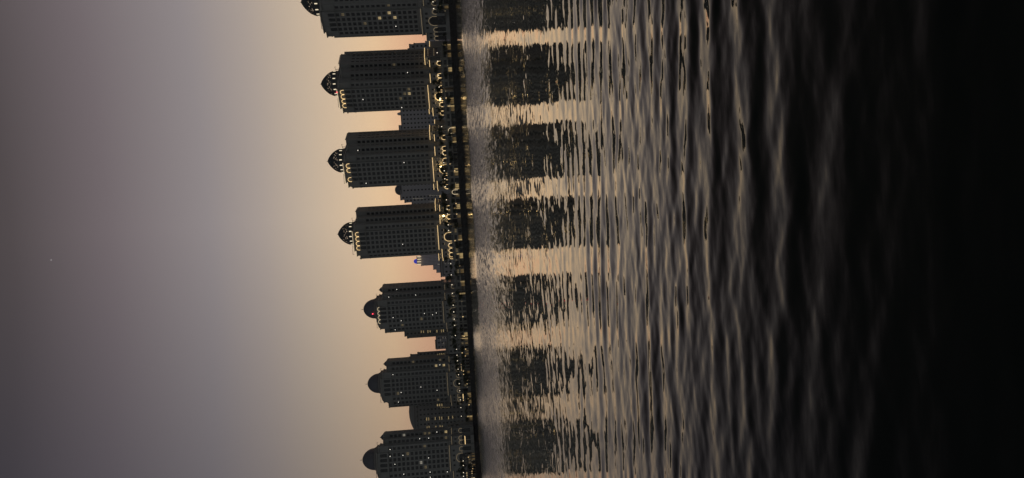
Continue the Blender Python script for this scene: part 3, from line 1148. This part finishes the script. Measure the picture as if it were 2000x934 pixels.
def quay_building(s0, nb, label, shops=(), lit_arch=None, dim=(), pergola=False, rd=random):
    ln = nb * BAY
    p, d, n = shore_at(s0 + ln / 2)
    c = p + n * 8.2
    # local x runs along the quay to the right as seen from the water, -y faces the water
    rx = Vector((-n.y, n.x))
    if rx.x < 0:
        rx = -rx
    rot = math.atan2(rx.y, rx.x)
    t = thing('quay_building', label, 'quay building', (c.x, c.y, LAND), rot, 'low arcaded quay buildings')
    h = 6.6
    b = MB()
    b.box(-ln / 2 + .15, ln / 2 - .15, 0, 9.5, -.2, h)
    cols = [(-ln / 2 + (k + .5) * BAY, 3.3) for k in range(nb)]
    facade(b, (0, 0, 0), (1, 0, 0), (0, -1, 0), -ln / 2 + .1, ln / 2 - .1, 0, h - .03, cols, [(1.55, 2.7), (4.75, 1.9)], .5)
    b.build('wall', M['quay'], t)
    b = MB()
    b.box(-ln / 2 + .05, ln / 2 - .05, -.9, 9.7, h, h + .45)
    for k in range(nb + 1):
        u = -ln / 2 + k * BAY
        b.box(max(u - .35, -ln / 2 + .06), min(u + .35, ln / 2 - .06), -.8, -.2, h + .45, h + 1.5)
    b.box(-ln / 2 + .06, ln / 2 - .06, -.62, -.4, h + 1.1, h + 1.32)
    b.build('terrace_parapet', M['trim'], t)
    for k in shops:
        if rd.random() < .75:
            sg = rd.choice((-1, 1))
            put('pilaster_glow', MB().box(-.5, .5, -.06, .06, 0, 4.6 if rd.random() < .5 else 3.0).mesh('pilaster_glow', M['shop']), t, (cols[k][0] + sg * 2.05, -.62, .25))  # glowing strips added for the amber uplight wash on the pilasters
    for k, (u, w_) in enumerate(cols):
        kd = ('shop' if rd.random() < .4 else 'shop_dim') if k in shops else ('shop_dim' if k in dim and rd.random() < .5 else 'glass')
        o_ = put('shop_front', win(3.2, 2.7, kd), t, (u, -.08, 1.55))
        if kd == 'shop':
            o_['label'] = 'brightly lit amber shop front'
        put('upper_window', win(3.2, 1.9, 'lit_dim' if (k in dim and rd.random() < .5) else 'glass'), t, (u, -.08, 4.75))
    for k in range(nb + 1):
        if rd.random() < .5:
            put('wall_lamp', WLAMP[rd.randrange(2)], t, (-ln / 2 + k * BAY + rd.uniform(-.3, .3), -.72, rd.choice((2.6, 3.1, 5.6))))
    if lit_arch is not None:
        b = MB()
        b.tube(arch_pts(cols[lit_arch][0], -.95, 1.2, 1.9, 5.4, 10), .16, 5)
        b.build('arch_light', M['led_white'], t)
    if pergola:
        b = MB()
        for u in (-ln / 2 + .6, 0, ln / 2 - .6):
            b.box(u - .12, u + .12, -3.3, -3.06, 0, 2.8)
        b.box(-ln / 2 + .4, ln / 2 - .4, -3.5, -.52, 2.8, 2.98)
        b.build('awning', M['trim'], t)
    return t


QB = []          # (photo y of centre, bays, feature words, shops, arch, dim, pergola)
sA, sB = 6.0, SLEN - 6
s = sA
rdq = random.Random(5)
qspec = []
while s + 25 < sB:
    nb = rdq.choice((4, 5, 5, 6))
    qspec.append((s, nb))
    s += nb * BAY + (.0 if rdq.random() < .6 else 3.0)


def photo_y(p):
    v = Vector((p.x, p.y, -EYE + LAND + 2))
    return 467 - F_PX * v.dot(RT) / v.dot(FWD)


bright = {85: 2, 100: 2, 108: 1, 137: 1, 203: 1, 218: 1, 250: 2, 272: 1, 331: 1, 349: 2, 373: 1, 391: 1, 415: 2, 437: 2, 466: 1, 508: 1, 551: 1, 558: 1, 567: 1, 670: 1, 681: 1, 698: 1, 738: 1, 783: 1, 819: 1, 864: 1, 889: 1}
arches = [201, 249, 382, 921]
near_names = [(4.6, 'topmost tower'), (85, 'pale far slabs'), (164, 'second tower down'), (238, 'cupola topped block'), (315, 'third tower down'), (380, 'round domed block'),
              (458, 'fourth tower down'), (518, 'blue capped tower'), (604, 'red beacon tower'), (670, 'grey flat block'), (750, 'ogee cupola tower'), (817, 'curved roof block'), (899, 'bottom tower')]


def near_name(y):
    return min(near_names, key=lambda q: abs(q[0] - y))[1]


ORD = ['first', 'second', 'third', 'fourth', 'fifth', 'sixth', 'seventh', 'eighth', 'ninth', 'tenth', 'eleventh', 'twelfth', 'thirteenth', 'fourteenth', 'fifteenth', 'sixteenth', 'seventeenth', 'eighteenth']
seen_lab = {}
for (s, nb) in qspec:
    ln = nb * BAY
    p, d, n = shore_at(s + ln / 2)
    yc = photo_y(p)
    # which bays are lit, from where the photo shows lit shops
    p0 = shore_at(s)[0]
    p1 = shore_at(s + ln)[0]
    ya, yb = photo_y(p0), photo_y(p1)        # ya < yb : s runs from right (small y) to left
    shops, dim, arch = set(), set(), None

    def bay_of(y):
        q = (yb - y) / (yb - ya)             # 0 at left end (large y) .. 1 right end
        return int(q * nb) if 0 <= q < 1 else None
    for y, k in bright.items():
        q = bay_of(y)
        if q is not None:
            shops.add(q)
    for k in range(nb):
        if k not in shops and rdq.random() < .35:
            dim.add(k)
    for y in arches:
        q = bay_of(y)
        if q is not None:
            arch = q
    nl = len(shops)
    lab = 'low quay building before the %s, %s' % (near_name(yc), 'no lit shop' if nl == 0 else ('one lit amber shop' if nl == 1 else '%s lit amber shops' % ['', '', 'two', 'three', 'four', 'five', 'six'][nl]))
    if arch is not None:
        lab += ', glowing arch'
    if lab in seen_lab:
        lab0 = lab
        seen_lab[lab] += 1
        lab += ', %s down' % ORD[seen_lab[lab0] - 1]
    else:
        seen_lab[lab] = 1
    quay_building(s, nb, lab, shops, arch, dim, pergola=rdq.random() < .35, rd=rdq)


# ------------------------------------------------------------------ palms, trees, lamps
def palm_meshes(seed, h):
    rd = random.Random(seed)
    b = MB()
    lean = rd.uniform(-.5, .5)
    b.tube([(lean * (k / 6) ** 2, 0, h * k / 6) for k in range(7)], [.32, .25, .22, .2, .2, .2, .24], 7)
    trunk = b.mesh('palm_trunk', M['bark'])
    b = MB()
    for k in range(26):
        a = rd.uniform(0, 6.283)
        up = rd.uniform(-.5, 1.1)
        ln = rd.uniform(2.1, 3.1)
        pts = []
        for j in range(6):
            q = j / 5
            r_ = ln * q * math.cos(up * (1 - q * .4))
            z = h + ln * (math.sin(up) * q - .75 * q * q)
            pts.append(Vector((lean + r_ * math.cos(a), r_ * math.sin(a), z)))
        sd_ = Vector((-math.sin(a), math.cos(a), 0))
        for j in range(5):
            wj = .42 * math.sin(math.pi * (j + .6) / 6)
            for sgn in (-1, 1):
                q0, q1 = pts[j], pts[j + 1]
                e = (q0 + q1) / 2 + sd_ * sgn * (wj + .35) + Vector((0, 0, -.25))
                b.add([q0, q0.lerp(q1, .8), e], [(0, 1, 2)])
            b.add([pts[j] - sd_ * .05, pts[j] + sd_ * .05, pts[j + 1] + sd_ * .05, pts[j + 1] - sd_ * .05], [(0, 1, 2, 3)])
    return trunk, b.mesh('palm_crown', M['leaf'])


def tree_meshes(seed, h, r):
    rd = random.Random(seed)
    b = MB()
    b.tube([(0, 0, 0), (.1, 0, h * .3), (.15, .1, h * .5)], [.28, .2, .15], 6)
    for k in range(5):
        a = k * 1.3
        b.tube([(.12, .05, h * .42), (r * .5 * math.cos(a), r * .5 * math.sin(a), h * .72)], [.12, .05], 5)
    trunk = b.mesh('tree_trunk', M['bark'])
    b = MB()
    cl = [Vector((rd.gauss(0, r * .45), rd.gauss(0, r * .45), h * rd.uniform(.5, .92))) for _ in range(14)]
    for k in range(620):
        c = rd.choice(cl)
        p = c + Vector((rd.gauss(0, r * .2), rd.gauss(0, r * .2), rd.gauss(0, r * .18)))
        u = Vector((rd.gauss(0, 1), rd.gauss(0, 1), rd.gauss(0, 1))).normalized() * .28
        v = u.cross(Vector((rd.gauss(0, 1), rd.gauss(0, 1), rd.gauss(0, 1)))).normalized() * .17
        b.add([p - u, p + v, p + u, p - v], [(0, 1, 2, 3)])
    return trunk, b.mesh('tree_crown', M['leaf'])


PALMS = [palm_meshes(20 + k, 5.2 + k * .6) for k in range(4)]
TREES = [tree_meshes(40 + k, 5.0 + k * .7, 2.2 + .25 * k) for k in range(3)]
rp = random.Random(9)
cnt = {}


def numbered(base):
    cnt[base] = cnt.get(base, 0) + 1
    return '%s, %s down' % (base, (ORD[cnt[base] - 1] if cnt[base] <= len(ORD) else 'number %d' % cnt[base]))


s = 14.0
while s < SLEN - 10:
    p, d, n = shore_at(s)
    deck = rp.random() < .45
    off = rp.uniform(12, 16.5) if deck else rp.uniform(4.4, 6.2)
    q = p + n * off
    z = LAND + (7.05 if deck else 0)
    y = photo_y(p)
    where = 'on the terrace deck' if deck else 'on the quay edge'
    if rp.random() < .6:
        t = thing('palm_tree', numbered('dark palm %s by the %s' % (where, near_name(y))), 'palm tree', (q.x, q.y, z), rp.uniform(0, 6.28), 'palms along the quay')
        a, b_ = rp.choice(PALMS)
    else:
        t = thing('broadleaf_tree', numbered('dark round tree %s by the %s' % (where, near_name(y))), 'tree', (q.x, q.y, z), rp.uniform(0, 6.28), 'round trees along the quay')
        a, b_ = rp.choice(TREES)
    put('trunk', a, t)
    put('crown', b_, t)
    s += rp.uniform(3.2, 8.5)

# trees of the terrace gardens, behind the quay roofs and in front of the tower podiums
s = 20.0
while s < SLEN - 10:
    p, d, n = shore_at(s)
    q = p + n * rp.uniform(13, 17)
    y = photo_y(p)
    t = thing('broadleaf_tree', numbered('dark garden tree on the terrace by the %s' % near_name(y)), 'tree', (q.x, q.y, LAND + 7.05), rp.uniform(0, 6.28), 'garden trees on the terrace', rp.uniform(.75, 1.15))
    a, b_ = rp.choice(TREES)
    put('trunk', a, t)
    put('crown', b_, t)
    s += rp.choice((5, 6, 8, 11, 17, 26))

# terrace lamps: the row of white dots above the quay buildings
lp = MB()
lp.tube([(0, 0, 0), (0, 0, 2.6)], [.09, .06], 6)
LPOST = lp.mesh('lamp_post', M['steel'])
lp = MB()
lp.lathe([(.05, 2.55), (.24, 2.68), (.3, 2.9), (.22, 3.12), (.05, 3.22)], 10)
LGLOBE = lp.mesh('lamp_globe', M['bulb'])
s = 10.0
while s < SLEN - 10:
    p, d, n = shore_at(s)
    q = p + n * 9.2
    y = photo_y(p)
    t = thing('terrace_lamp', numbered('white globe lamp on the terrace by the %s' % near_name(y)), 'lamp', (q.x, q.y, LAND + 7.05), 0, 'globe lamps along the terrace')
    put('post', LPOST, t)
    put('globe', LGLOBE, t)
    s += rp.choice((4.0, 7.5, 8.5, 8.5, 13.0, 19.0))


# ------------------------------------------------------------------ evening haze
hb = MB().box(-2850, 2850, -650, 2850, -1.0, 125)
hm = bpy.data.materials.new('evening_haze')
hm.use_nodes = True
hn = hm.node_tree
hn.nodes.remove(hn.nodes['Principled BSDF'])
pvn = hn.nodes.new('ShaderNodeVolumePrincipled')
pvn.inputs['Color'].default_value = (.88, .88, .92, 1)
pvn.inputs['Density'].default_value = 6e-5
pvn.inputs['Anisotropy'].default_value = .2
hn.links.new(pvn.outputs[0], hn.nodes['Material Output'].inputs['Volume'])
tag(hb.build('haze', hm), kind='stuff')
